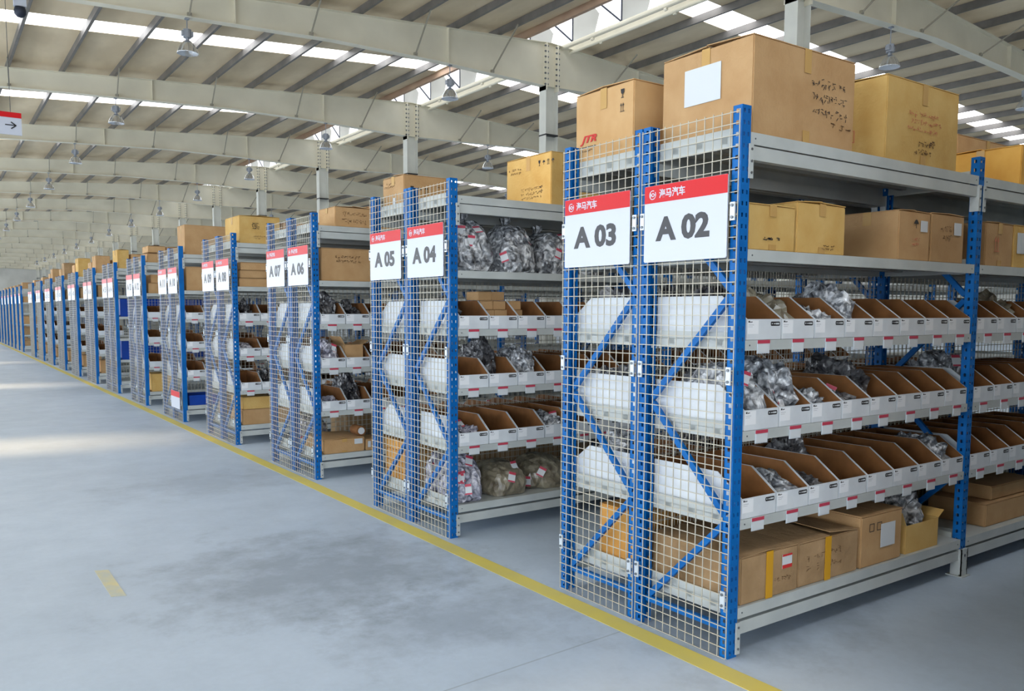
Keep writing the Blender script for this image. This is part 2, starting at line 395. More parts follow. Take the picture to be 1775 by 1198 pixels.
# walls
H = zt(XL)+.1
def wall(name, segs, openings=()):
    b = MB()
    for s in segs: b.box(*s)
    return struct(name, b.mesh(name, [M_wall]))
zL, zE = zt(XL)+.3, zt(XE)+.3
wall('wall_left', [(XL-.2, XL, Y0, Y1, 0, 1.0), (XL-.2, XL, Y0, Y1, 5.2, zL)] + [(XL-.2, XL, y-.6, y+.6, 1.0, 5.2) for y in rows])
wall('wall_right', [(XE, XE+.2, Y0, Y1, 0, zE)])
def gable(name, y0, y1):
    b = MB(); b.prism([(XL-.2, 0), (XE+.2, 0), (XE+.2, zE), (OP1+1, ZR+1.6), (OP0-1, ZR+1.6), (XL-.2, zL)], 1, y0, y1)
    return struct(name, b.mesh(name, [M_wall], recalc=True))
gable('wall_far', Y1, Y1+.2)
gable('wall_near', Y0-.2, Y0)
n = 0
for y in rows[:-1]:
    q = MB(); n += 1
    for ya, yb in ((y+1.95, y+8.4),):        # frosted panes; the one next to the pillar stands open
        q.quad([(XL-.05, ya, 1.0), (XL-.05, ya, 5.2), (XL-.05, yb, 5.2), (XL-.05, yb, 1.0)])
    o = struct('window_%d' % n, q.mesh('window', [M_win]))
    b = MB()
    for yy in (.63, 1.92, 3.5, 5.1, 6.7, 8.37): b.box(XL-.06, XL-.01, y+yy-.03, y+yy+.03, 1.0, 5.2)
    b.box(XL-.06, XL-.01, y+1.95, y+8.4, 3.05, 3.11)
    struct('window_frame', b.mesh('window_frame', [M_dark]), (0, 0, 0), o)
for k, (xa, xb) in enumerate(((-13.5, -4.5),)):  # unseen glowing window, added behind the camera for soft light
    q = MB(); q.quad([(xa, Y0+.02, .8), (xa, Y0+.02, 5.0), (xb, Y0+.02, 5.0), (xb, Y0+.02, .8)]); n += 1
    struct('window_%d' % n, q.mesh('window', [M_win], recalc=False))

# hanging lamps
def lamp_parts():
    a = MB(); a.cyl((0, 0, .30), (0, 0, .64), .012, 8); a.box(-.03, .03, -.03, .03, .62, .66)
    h = MB(); h.cyl((0, 0, .05), (0, 0, .13), .045, 12, 0); h.cyl((0, 0, .13), (0, 0, .32), .095, 16, 0); h.box(-.13, .13, -.055, .055, .17, .28)
    r = MB(); r.lathe([(.05, .06), (.09, .05), (.15, -.02), (.205, -.11), (.245, -.22), (.25, -.235), (.238, -.235), (.2, -.12), (.145, -.03), (.085, .035), (.045, .045)], 24)
    g = MB(); g.lathe([(.0, -.16), (.04, -.15), (.06, -.10), (.045, -.02), (.03, .04)], 12)
    return [('hanging_rod', a.mesh('rod', [M_lampb])), ('ballast_housing', h.mesh('housing', [M_lampb])), ('reflector', r.mesh('reflector', [M_lampm], True)), ('bulb', g.mesh('bulb', [M_bulb], True))]
LP = lamp_parts()
ordn = ['first', 'second', 'third', 'fourth', 'fifth', 'sixth', 'seventh', 'eighth', 'ninth', 'tenth', 'eleventh', 'twelfth', 'thirteenth', 'fourteenth', 'fifteenth', 'sixteenth', 'seventeenth', 'eighteenth']
def lamp(x, y, z, lab, grp):
    t = thing('high_bay_lamp', lab, 'lamp', (x, y, z), 0, grp)
    top = zb(x)-.016-z
    for nme, me in LP:
        if nme == 'hanging_rod':
            b = MB(); b.cyl((0, 0, .30), (0, 0, top-.02), .012, 8); b.box(-.05, .05, -.05, .05, top-.03, top)
            me = b.mesh('rod', [M_lampb])
        ob(nme, me, t)
for x, rw, k0 in ((2.47, 'left of the columns over the aisle', 1), (9.8, 'just left of the column row', 1), (17.2, 'right of the column row', 0), (24.6, 'farthest right over the racks', 0)):
    for k in range(k0, 14 if x < 12 else 8):
        lamp(x, YB+9*k, 7.94, 'silver bell lamp %s, %s rafter from the front' % (rw, ordn[k]), 'lamps in the row %s' % rw)
t = thing('ceiling_camera', 'dark round camera hanging from a white bracket near the top left corner', 'camera', (-1.0, 18.45, 7.98))
b = MB(); b.cyl((0, 0, .08), (0, 0, zb(-1)-7.98-.016), .035, 10); b.box(-.12, .12, -.06, .06, .10, .26); ob('bracket', b.mesh('bracket', [M_swhite]), t)
b = MB(); b.lathe([(.001, -.13), (.07, -.11), (.115, -.05), (.12, .02), (.10, .09), (.001, .1)], 18); ob('dome', b.mesh('dome', [M_dark], True), t)
# hanging direction sign
t = thing('hanging_sign', 'hanging white sign with a red top band and black right arrow', 'sign', (-1.08, 18.35, 5.34))
b = MB(); b.box(-2.4, 0, -.02, .02, 0, .36, 0); b.box(-2.4, 0, -.03, .03, .36, .47, 1)
ob('board', b.mesh('board', [M_swhite, M_sred]), t)
b = MB(); b.bar((-.31, -.024, .20), (-.12, -.024, .20), .012, .02); b.bar((-.20, -.024, .265), (-.105, -.024, .195), .012, .022); b.bar((-.20, -.024, .125), (-.105, -.024, .20), .012, .022)
ob('arrow', b.mesh('arrow', [M_ink]), t)
SIGN_T = t
b = MB()
for x in (-2.2, -.2): b.cyl((x, 0, .47), (x, .0, zb(-1.2)-5.34-.0), .006, 6)
ob('hanging_wire', b.mesh('wire', [M_dark]), t)

# ================================================================ RACKS
D, PITCH, PW, PD, HR = .6, 2.115, .06, .05, 2.5
LV = [.229, .645, 1.055, 1.47, 1.877, 2.388]
def post_me(holed):
    b = MB()
    fx = [0, .011, .021, .039, .049, PW]; sy = [0, .018, .032, PD]
    n_ = 50; dz = HR/n_
    def strip(us, hole, P, ncols):
        zs = []
        for i in range(n_): zs += [(i*dz, i*dz+.016, False), (i*dz+.016, i*dz+.034, True), (i*dz+.034, (i+1)*dz, False)]
        for z0, z1, h in zs:
            for c in range(ncols):
                if h and c in hole: continue
                b.quad([P(us[c], z0), P(us[c+1], z0), P(us[c+1], z1), P(us[c], z1)])
    if holed:
        strip(fx, (1, 3), lambda u, z: (u, 0, z), 5)
        strip(sy, (1,), lambda u, z: (0, u, z), 3)
        strip(sy, (1,), lambda u, z: (PW, u, z), 3)
    else:
        b.quad([(0, 0, 0), (PW, 0, 0), (PW, 0, HR), (0, 0, HR)])
        b.quad([(0, 0, 0), (0, 0, HR), (0, PD, HR), (0, PD, 0)]); b.quad([(PW, 0, 0), (PW, PD, 0), (PW, PD, HR), (PW, 0, HR)])
    b.box(0, .014, PD-.002, PD, 0, HR); b.box(PW-.014, PW, PD-.002, PD, 0, HR)
    b.box(.002, PW-.002, .002, PD-.002, HR-.004, HR)
    return b.mesh('post', [M_blue])
def foot_me():
    b = MB(); b.box(-.008, PW+.008, -.014, -.002, 0, .17); b.box(-.008, 0, -.014, .05, 0, .17); b.box(PW, PW+.008, -.014, .05, 0, .17)
    b.box(-.02, PW+.02, -.03, .07, 0, .006)
    b.cyl((.03, -.018, .13), (.03, -.012, .13), .008, 8, 1)
    return b.mesh('foot', [M_grey, M_bolt])
def brace_me(p, q):
    b = MB(); b.bar((.03, *p), (.03, *q), .022, .03); return b.mesh('brace', [M_blue])
BR = [((.05, .13), (.55, .13)), ((.53, .15), (.06, .62)), ((.06, .66), (.53, 1.14)), ((.53, 1.17), (.06, 1.67)), ((.06, 1.70), (.53, 2.19))]
def mesh_me(y0, y1, z0, z1, p, th, axis):
    b = MB(); y = y0
    while y < y1+.001:
        yy = min(y, y1)
        if axis == 0: b.box(-.012, -.012+th, yy-th/2, yy+th/2, z0, z1)
        else: b.box(yy-th/2, yy+th/2, 0, th, z0, z1)
        y += p
    z = z0
    while z < z1+.001:
        zz = min(z, z1)
        if axis == 0: b.box(-.012-th, -.012, y0, y1, zz-th/2, zz+th/2)
        else: b.box(y0, y1, th, 2*th, zz-th/2, zz+th/2)
        z += p
    return b.mesh('mesh_panel', [M_wire])
def clip_me():
    b = MB(); b.box(-.024, -.017, -.013, .013, -.04, .04, 0)
    for z in (-.026, .026): b.cyl((-.030, 0, z), (-.024, 0, z), .007, 8, 1)
    return b.mesh('clip', [M_zinc, M_bolt])
def beam_me(zc, plates=True):
    b = MB(); x0, x1 = PW+.004, PITCH-.004
    b.box(x0, x1, .004, .04, zc-.03, zc+.03)
    for xa in (x0-.001, x1-.008+.001):
        b.box(xa, xa+.008, -.006 if plates else .003, .042, zc-.115, zc+.035)
    for xa, xb in ((x0-.020, x0+.008), (x1-.008, x1+.020)) if plates else ():
        b.box(xa, xb, -.010, -.004, zc-.115, zc+.035)
        for dz in (-.09, -.04, .012): b.cyl(((xa+xb)/2, -.014, zc+dz), ((xa+xb)/2, -.010, zc+dz), .006, 8, 1)
    return b.mesh('beam', [M_grey, M_bolt])
def shelf_me(lip):
    b = MB(); x0, x1 = PW+.003, PITCH-.003
    b.box(x0, x1, .006, D-.014, -.004, 0)                          # deck
    b.box(x0, x1, 0, .006, -lip, 0); b.box(x0, x1, D-.014, D-.008, -lip, 0)
    b.box(x0, x0+.004, .052, D-.052, -lip, .034); b.box(x1-.004, x1, .052, D-.052, -lip, .034)
    for k in range(1, 4):
        y = D*k/4; b.box(x0, x1, y-.02, y+.02, -.03, -.004)
    for x in (x0+.03, x1-.03): b.cyl((x, -.002, -lip/2), (x, 0, -lip/2), .004, 8, 1)
    return b.mesh('shelf', [M_grey, M_bolt])
def tag_me():
    b = MB(); b.box(0, .088, -.006, -.002, -.062, 0, 0); b.box(0, .088, -.0075, -.006, -.016, 0, 1); b.box(.004, .084, -.0072, -.006, -.058, -.018, 2)
    return b.mesh('label_holder', [M_zinc, M_tred, M_paper])

def rack(y, flip, nb, holed, lab, grp, tiers=(1, 2, 3), tags=True, far=False, levels=LV, back=True):
    yy0 = y
    t = thing('storage_rack', lab, 'rack', (0, y+(D if flip else 0), 0), 0, grp)
    if flip: t.scale = (1, -1, 1)
    pmesh = cached(('post', holed), lambda: post_me(holed))
    for j in range(nb+1):
        for back_ in (0, 1):
            o = ob('post', pmesh, t, (j*PITCH, D if back_ else 0, 0))
            if back_: o.scale = (1, -1, 1)
        if j and not far: ob('foot', cached('foot', foot_me), t, (j*PITCH, 0, 0))
        if j < 2 and not (far and j):
            for i, (p, q) in enumerate(BR):
                o = ob('brace', cached(('br', i), lambda: brace_me(p, q)), t, (j*PITCH, D if flip else 0, 0))
                if flip: o.scale = (1, -1, 1)
    ob('end_mesh_panel', cached('endmesh', lambda: mesh_me(.004, D-.004, .004, HR-.02, .0493, .0036, 0)), t)['label'] = 'welded wire mesh over the end frame'
    if not far:
        for yy in (.022, D-.022):
            for z in (.28, 1.31, 2.04): ob('mesh_clip', cached('clip', clip_me), t, (0, yy, z))
    for j in range(nb):
        x = j*PITCH
        for zc in (.13, 2.30):
            if abs(zc-2.30) < .01 and levels is not LV: pass
            ob('beam', cached(('beam', zc), lambda: beam_me(zc)), t, (x, 0, 0))
            if not far: 
                o = ob('beam', cached(('beamb', zc), lambda: beam_me(zc, False)), t, (x, D, 0)); o.scale = (1, -1, 1)
        for i, z in enumerate(levels):
            lip = .052 if i in (0, 4, 5) else .047
            s = ob('shelf', cached(('shelf', lip), lambda: shelf_me(lip)), t, (x, 0, z))
            if tags and i in tiers:
                for q in range(8):
                    if j > 1 or (j and (flip or yy0 > 3)): continue
                    ob('label_holder', cached('tag', tag_me), s, (.143+.2555*q+random.uniform(-.01, .01), 0, random.uniform(-.001, .0)))
        if back and j < 2:
            ob('back_mesh_panel', cached('backmesh', lambda: mesh_me(PW+.01, PITCH-.01, .25, 2.2, .05, .003, 1)), t, (x, D-.0066, 0))
    return t

# ---------------------------------------------------------------- bins
BW, BD, BH, BF = .250, .555, .200, .094
def bin_me():
    """0 white outside, 1 kraft inside"""
    b = MB(); t_ = .004; W_ = BW-.004
    prof = [(0, 0), (BD, 0), (BD, BH), (.145, BH), (0, BF)]
    b.prism(prof, 0, 0, t_, 0, 1, 0); b.prism(prof, 0, W_-t_, W_, 1, 0, 0)
    b.box(t_, W_-t_, 0, t_, 0, BF, (0, 0, 0, 1, 0, 0)); b.box(t_, W_-t_, BD-t_, BD, 0, BH, (0, 0, 1, 1, 0, 0))
    b.box(t_, W_-t_, t_, BD-t_, 0, .004, (0, 0, 0, 0, 0, 1))
    return b.mesh('bin', [M_white, M_kraft])
def binlabel_me():
    b = MB(); b.prism([(.170, .066), (.174, .062), (.232, .062), (.236, .066), (.236, .078), (.232, .082), (.174, .082), (.170, .078)], 1, -.0012, -.0002, 0, 0, 0)
    b.box(.190, .204, -.0018, -.0012, .070, .074, 1); b.box(.206, .230, -.0018, -.0012, .0685, .0755, 1); b.box(.176, .182, -.0018, -.0012, .070, .075, 1)
    return b.mesh('size_label', [M_ink, M_paper])
def binprint_me():
    b = MB(); b.box(.006, .082, -.0008, -.0001, .026, .088, 1)
    b.box(.010, .020, -.0014, -.0008, .078, .086, 0); b.box(.023, .030, -.0014, -.0008, .078, .083, 0); b.box(.032, .038, -.0014, -.0008, .079, .083, 0)
    b.box(.010, .048, -.0012, -.0008, .066, .068, 2); b.box(.010, .040, -.0012, -.0008, .058, .0595, 2)
    return b.mesh('paper_sticker', [M_ink, mat('sticker', (232, 235, 240), .6), mat('faint_print', (170, 172, 180), .7)])
TN = {1: 'lowest', 2: 'middle', 3: 'top'}
def bins(y, flip, tier, xs, rk, detail=True, rkn=''):
    for i, x in enumerate(xs):
        lab = '%s white bin from the aisle, %s bin shelf, %s' % (ordn[i], TN[tier], rk)
        z = LV[tier]+.0015
        if flip: o = ob('parts_bin', cached('bin', bin_me), None, (x+BW-.004, y+D-.004, z), PI)
        else: o = ob('parts_bin', cached('bin', bin_me), None, (x, y+.004, z))
        tag(o, lab, 'bin', 'white bins on the %s bin shelf of the %s rack' % (TN[tier], rk))
        if detail:
            ob('size_label', cached('binlabel', binlabel_me), o)['label'] = 'black size label'
            ob('paper_sticker', cached('binprint', binprint_me), o)

# ---------------------------------------------------------------- boxes
rnd = random.Random(5)
def box_me(w_, d_, h_, m, bulge=.004, seed=0, open_top=False):
    """carton: bevelled body, top flaps with a seam and a slight lift"""
    r = random.Random(seed)
    bm = bmesh.new(); bmesh.ops.create_cube(bm, size=1)
    hh = h_-.006
    for v in bm.verts:
        v.co = Vector(((v.co.x+.5)*w_, (v.co.y+.5)*d_, (v.co.z+.5)*hh))
        v.co.x += r.uniform(-bulge, bulge)*.5; v.co.y += r.uniform(0, bulge)*.5
    if open_top:
        top = [f for f in bm.faces if f.normal.z > .9]
        bmesh.ops.inset_region(bm, faces=top, thickness=.005)
        for f in bm.faces:
            if f.normal.z > .9 and all(.001 < v.co.x < w_-.001 and .001 < v.co.y < d_-.001 for v in f.verts):
                for v in f.verts: v.co.z -= hh*.5
    else:
        ed = [e for e in bm.edges]
        bmesh.ops.bevel(bm, geom=ed, offset=min(.005, w_*.02), segments=2, affect='EDGES')
    me = bpy.data.meshes.new('carton'); bm.to_mesh(me); bm.free(); me.materials.append(m)
    return me
def flaps_me(w_, d_, h_, m, lift, seed):
    r = random.Random(seed); b = MB(); z = h_-.006
    along = w_ >= d_
    for sgn in (0, 1):
        l0, l1 = r.uniform(0, lift), r.uniform(0, lift)*1.3
        if along:
            ya, yb = (.002, d_/2-.001) if sgn == 0 else (d_-.002, d_/2+.001)
            p = [(0, ya, z+.0005), (w_, ya, z+.0005), (w_, yb, z+.001+l1), (0, yb, z+.001+l0)]
        else:
            xa, xb = (.002, w_/2-.001) if sgn == 0 else (w_-.002, w_/2+.001)
            p = [(xa, 0, z+.0005), (xa, d_, z+.0005), (xb, d_, z+.001+l1), (xb, 0, z+.001+l0)]
        q = [(a, c, e+.004) for a, c, e in p]
        i = len(b.v); b.v += p+q
        for f in ((0, 3, 2, 1), (4, 5, 6, 7), (0, 1, 5, 4), (1, 2, 6, 5), (2, 3, 7, 6), (3, 0, 4, 7)): b.f.append(tuple(i+k for k in f)); b.m.append(0)
    return b.mesh('flaps', [m], recalc=True)
def scribble(w_, h_, rows_, seed, material, th=.004, density=9):
    """rows of hand-written looking strokes in local XY"""
    r = random.Random(seed); b = MB()
    for j in range(rows_):
        y = h_*(1-(j+.5)/rows_); n_ = density; cw = w_/n_; ch = min(h_/rows_*.30, cw*.55); xo = r.uniform(0, .12)*w_
        for i in range(n_):
            if r.random() < .10: continue
            cx = xo+(i+.5)*cw*.9; cy = y+r.uniform(-.12, .12)*ch
            for s in range(r.choice((3, 4, 4, 5))):
                k = r.random()
                px, py = cx+r.uniform(-.3, .3)*cw, cy+r.uniform(-.8, .8)*ch
                if k < .45: qx, qy = px+r.uniform(.25, .6)*cw*r.choice((-1, 1)), py+r.uniform(-.15, .3)*ch
                elif k < .8: qx, qy = px+r.uniform(-.1, .1)*cw, py-r.uniform(.5, 1.1)*ch
                else: qx, qy = px+r.choice((-1, 1))*r.uniform(.2, .4)*cw, py-r.uniform(.3, .8)*ch
                b.bar((px, py, .0006), (qx, qy, .0006), th*r.uniform(.5, .8), .001)
    return b.mesh('handwriting', [material])
def carton(x0, x1, y0, y1, z0, h_, lab, m=None, rz=0., grp=None, tape='end', prints=(), name='cardboard_box', open_top=False, lift=.012, sticker=None, cat='box'):
    if tape is None: lift = min(lift, .001)
    m = m or M_card; seed = int(abs(x0*1000)+abs(y0*777)+z0*99)
    w_, d_ = x1-x0, y1-y0
    o = ob(name, box_me(w_, d_, h_, m, seed=seed, open_top=open_top), None, (x0, y0, z0+.001), rz); tag(o, lab, cat, grp)
    if not open_top: ob('top_flap', flaps_me(w_, d_, h_, m, lift, seed), o)
    else:
        b = MB(); b.bar((.0, d_*.5, h_-.004), (-.0, d_*.5, h_+.0), .004, .004)
        b = MB()
        for p in ([(0, 0, h_-.006), (0, d_, h_-.006), (-.045, d_, h_+.07), (-.045, 0, h_+.07)], [(w_, 0, h_-.006), (w_, d_, h_-.006), (w_+.06, d_, h_+.03), (w_+.06, 0, h_+.03)]):
            i = len(b.v); b.v += p + [(a, c, e+.004) for a, c, e in p]
            for f in ((0, 3, 2, 1), (4, 5, 6, 7), (0, 1, 5, 4), (1, 2, 6, 5), (2, 3, 7, 6), (3, 0, 4, 7)): b.f.append(tuple(i+k for k in f)); b.m.append(0)
        if name != 'plastic_tray': ob('top_flap', b.mesh('flaps', [m], recalc=True), o)
    if tape:
        b = MB()
        if tape in ('end', 'both'):       # strip over the -X face, down from the top seam
            b.box(-.0035, -.0022, d_/2-.025, d_/2+.025, h_*.72, h_-.004)
        if tape in ('front', 'both'):
            b.box(w_/2-.025, w_/2+.025, -.0035, -.0022, h_*.74, h_-.004); b.box(w_/2-.025, w_/2+.025, -.0035, -.0022, .004, h_*.14)
        if tape == 'band':
            b.box(w_*.42, w_*.42+.05, -.0045, -.0025, 0, h_-.002)
        ob('parcel_tape', b.mesh('tape', [M_ytape if tape == 'band' else M_tape]), o)
    if sticker:                            # (face, u, v, w, h, red band)
        fc, u, v, sw, sh_, red = sticker
        b = MB()
        if fc == 'f':
            b.box(u, u+sw, -.0048, -.003, v, v+sh_, 0)
            if red: b.box(u, u+sw, -.0056, -.0048, v, v+sh_*.25, 1); b.box(u, u+sw, -.0056, -.0048, v+sh_*.85, v+sh_, 1)
        else: b.box(-.0048, -.003, u, u+sw, v, v+sh_, 0)
        ob('paper_label', b.mesh('label', [M_paper, M_redink]), o)['label'] = 'white paper label'
    for fc, u, v, me in prints:
        on_face('printed_marks', me, o, FACE_FRONT if fc == 'f' else FACE_END, (u, -.0032, v) if fc == 'f' else (-.0032, u, v))
    return o
def bar_me(w_, h_, material):
    b = MB(); b.box(0, w_, 0, h_, 0, .001); return b.mesh('bar', [material])
def icons_me(sz, material, kinds='gua'):
    b = MB(); x = 0
    for k in kinds:
        if k == 'g':      # fragile glass
            b.prism([(x+.1*sz, sz), (x+.7*sz, sz), (x+.62*sz, .55*sz), (x+.45*sz, .42*sz), (x+.45*sz, .1*sz), (x+.35*sz, .1*sz), (x+.35*sz, .42*sz), (x+.18*sz, .55*sz)], 2, 0, .001)
            b.box(x+.2*sz, x+.6*sz, 0, .08*sz, 0, .001)
        elif k == 'u':    # this way up
            for dx in (.15, .5):
                b.box(x+(dx)*sz, x+(dx+.06)*sz, .05*sz, .7*sz, 0, .001)
                b.prism([(x+(dx-.1)*sz, .68*sz), (x+(dx+.16)*sz, .68*sz), (x+(dx+.03)*sz, sz)], 2, 0, .001)
            b.box(x+.02*sz, x+.75*sz, 0, .05*sz, 0, .001)
        elif k == 'a':    # umbrella
            b.prism([(x, .5*sz), (x+.2*sz, .8*sz), (x+.4*sz, .9*sz), (x+.6*sz, .8*sz), (x+.8*sz, .5*sz)], 2, 0, .001); b.box(x+.37*sz, x+.43*sz, .1*sz, .5*sz, 0, .001)
        elif k == 's':    # round recycling mark drawn as a hollow square
            for a in ((0, .8, .0, .06), (0, .8, .74, .8), (0, .06, .06, .74), (.74, .8, .06, .74)): b.box(x+a[0]*sz, x+a[1]*sz, a[2]*sz, a[3]*sz, 0, .001)
        x += sz*1.3
    return b.mesh('marks', [material], recalc=True)

# ---------------------------------------------------------------- bags
def bag_me(w_, d_, h_, seed, material, crumple=.12, neck=True, sub=4):
    r = random.Random(seed); off = Vector((r.uniform(0, 50), r.uniform(0, 50), r.uniform(0, 50)))
    bm = bmesh.new(); bmesh.ops.create_icosphere(bm, subdivisions=sub, radius=1)
    for v in bm.verts:
        p = v.co.copy(); n_ = p.normalized()
        e = .72
        q = Vector([math.copysign(abs(c)**e, c) for c in n_])
        a = noise.noise(n_*1.6+off); c2 = abs(noise.noise(n_*4.2+off)); c3 = abs(noise.noise(n_*9+off)); c4 = noise.cell(n_*7+off)
        s = 1 + crumple*(1.6*a - 1.5*c2 - 1.1*c3 + .25*c4 + .5)
        z = q.z*s
        if z < -.55: z = -.55-(z+.55)*.05
        zz = (z+.56)/1.56
        tp = 1-.22*max(0, zz)**2
        v.co = (q.x*s*tp*w_/2, q.y*s*tp*d_/2, max(.0, zz)*h_)
    if neck:
        top = max(bm.verts, key=lambda v: v.co.z).co.copy()
        for k in range(7):
            a = 2*PI*k/7
            v0 = bm.verts.new(top+Vector((.015*math.cos(a), .015*math.sin(a), -.03))); v1 = bm.verts.new(top+Vector((.045*math.cos(a+.4), .045*math.sin(a+.4), .05)))
            v2 = bm.verts.new(top+Vector((.05*math.cos(a+1.1), .05*math.sin(a+1.1), .03)))
            bm.faces.new((v0, v1, v2))
    me = bpy.data.meshes.new('bag'); bm.to_mesh(me); bm.free(); me.materials.append(material)
    return me
def bag(x, y, z, w_, d_, h_, lab, material=None, seed=1, tags_=0, crumple=.12, neck=False, grp=None, rz=0., name='bag_of_parts', lim=None):
    """x,y centre of the base"""
    me = bag_me(w_, d_, h_, seed, material or M_bag, crumple, neck)
    if lim:                                # the bag is held by the walls of its bin
        for v in me.vertices:
            v.co.x = max(-lim[0], min(lim[0], v.co.x)); v.co.y = max(lim[1], min(lim[2], v.co.y))
    o = ob(name, me, None, (x, y, z+.001), rz); tag(o, lab, 'bag', grp)
    r = random.Random(seed+9); cand = [p for p in me.polygons if p.normal.y < -.45 and p.center.z > h_*.15 and p.normal.z > -.2]
    if lim: cand = [p for p in cand if abs(p.center.x) < .07 and p.center.y > lim[1]+.055]
    for k in range(tags_):
        if not cand: break
        p = r.choice(cand); n_ = p.normal; c = p.center+n_*.007
        u = n_.cross(Vector((0, 0, 1))).normalized(); v = u.cross(n_) * -1
        a = r.uniform(-.5, .5); u, v = u*math.cos(a)+v*math.sin(a), v*math.cos(a)-u*math.sin(a)
        sw, sh_ = .028, .038; b = MB()
        P = lambda i, j, e: tuple(c+u*i*sw+v*j*sh_+n_*e)
        b.quad([P(-1, -1, 0), P(1, -1, 0), P(1, 1, 0), P(-1, 1, 0)], 0); b.quad([P(-1, -1, .001), P(1, -1, .001), P(1, -.5, .001), P(-1, -.5, .001)], 1); b.quad([P(-1, .7, .001), P(1, .7, .001), P(1, 1, .001), P(-1, 1, .001)], 1)
        b.quad([P(-1, -1, -.002), P(-1, 1, -.002), P(1, 1, -.002), P(1, -1, -.002)], 0)
        ob('paper_tag', b.mesh('tag', [M_paper, M_tred]), o)['label'] = 'red and white paper tag'
    return o

# ---------------------------------------------------------------- signs
def logo_me():
    b = MB(); n_ = 28; R0, R1 = .0225, .0185
    for k in range(n_):
        if k in (3, 4): continue
        a0, a1 = 2*PI*k/n_, 2*PI*(k+1)/n_
        b.quad([(R1*math.cos(a0), R1*math.sin(a0), .001), (R0*math.cos(a0), R0*math.sin(a0), .001), (R0*math.cos(a1), R0*math.sin(a1), .001), (R1*math.cos(a1), R1*math.sin(a1), .001)])
    for k in range(18):
        a0, a1 = 2*PI*k/18, 2*PI*(k+1)/18
        b.quad([(.002+.0055*math.cos(a0), .0055*math.sin(a0), .001), (.002+.010*math.cos(a0), .010*math.sin(a0), .001), (.002+.010*math.cos(a1), .010*math.sin(a1), .001), (.002+.0055*math.cos(a1), .0055*math.sin(a1), .001)])
    b.box(-.016, -.012, -.010, .010, .0002, .001); b.box(-.014, -.007, -.002, .002, .0002, .001); b.box(.010, .019, -.002, .002, .0002, .001)
    return b.mesh('logo', [M_swhite])
def rack_sign(y0, num, lab, detail=True, z0=1.838, w_=.512, h_=.368):
    """y0 is the sign's low-y edge"""
    t = thing('rack_sign', lab, 'sign', (-.024, y0, z0), 0, 'rack number signs')
    b = MB(); b.prism([(.006, 0), (w_-.006, 0), (w_, .006), (w_, h_-.006), (w_-.006, h_), (.006, h_), (0, h_-.006), (0, .006)], 0, -.004, 0)
    ob('board', b.mesh('board', [M_swhite]) if detail else cached(('bd', w_), lambda: b.mesh('board', [M_swhite])), t)
    b = MB(); b.box(-.0052, -.004, .001, w_-.001, h_-.083, h_-.001); ob('red_band', cached(('band', w_), lambda: b.mesh('red_band', [M_sred])), t)
    if num:
        on_face('lettering', text_mesh(num, M_sgrey, .335, .118, .045), t, FACE_END, (-.0041, w_-.078, .098))
    if detail and num:
        on_face('brand_lettering', text_mesh('海马汽车', M_swhite, .165, .044, .020), t, FACE_END, (-.0053, w_-.098, h_-.064))
        on_face('logo', cached('logo', logo_me), t, FACE_END, (-.0053, w_-.055, h_-.044))
    return t

on_face('lettering', scribble(.50, .13, 1, 7, M_ink, .02, 4), SIGN_T, FACE_FRONT, (-.90, -.021, .13))

# ================================================================ LAYOUT
PP = 2.438
def RK(k, flip): return '%s rack of the %s pair' % ('farther' if flip else 'nearer', ordn[k])
XS = [.075+.2545*i for i in range(8)]
BX = XS + [2.19+.2545*i for i in range(8)] + [4.305+.2545*i for i in range(4)]
random.seed(3)
for k in range(13):
    y = PP*k; a, b_ = 'A %02d' % (2+2*k), 'A %02d' % (3+2*k)
    nb = 4 if k < 2 else (3 if k < 5 else 2)
    holed = k < 4
    for flip, yy, nm in ((0, y, a), (1, y+.612, b_)):
        rack(yy, flip, nb, holed, 'blue mesh-ended rack, %s, sign %s' % (RK(k, flip), nm), 'blue storage racks in pairs', tags=(k < 6 and not flip), far=k > 5)
        rack_sign(yy+(.045 if not flip else .048), nm, 'white sign reading %s on the %s' % (nm, RK(k, flip)), k < 5)
rack_sign(9.752+.03, None, 'white notice with a red band low down under the A 10 sign', False, .18, .5, .25).location.x = -.036
for m_ in range(10):
    y = 33.47+1.73*m_
    rack(y, 0, 1, False, 'blue mesh-ended rack beyond the wide cross gap, %s of the single far racks' % ordn[m_], 'single far racks', tags=False, far=True)
    rack_sign(y+.045, None, 'small white sign with a red band on the %s single far rack' % ordn[m_], False)

# bins
NBIN = {0: 14, 1: 18, 2: 6, 3: 5, 4: 4, 5: 3}
for k in range(13):
    n0 = NBIN.get(k, 2)
    for tier in (1, 2, 3):
        if k >= 6 and k % 3 == 0: continue
        bins(PP*k, 0, tier, BX[:n0], RK(k, 0), k < 5)
        if k < 6: bins(PP*k+.612, 1, tier, BX[:(12 if k == 0 else 6 if k < 3 else 2 if k < 5 else 1)], RK(k, 1), False)

Z = LV
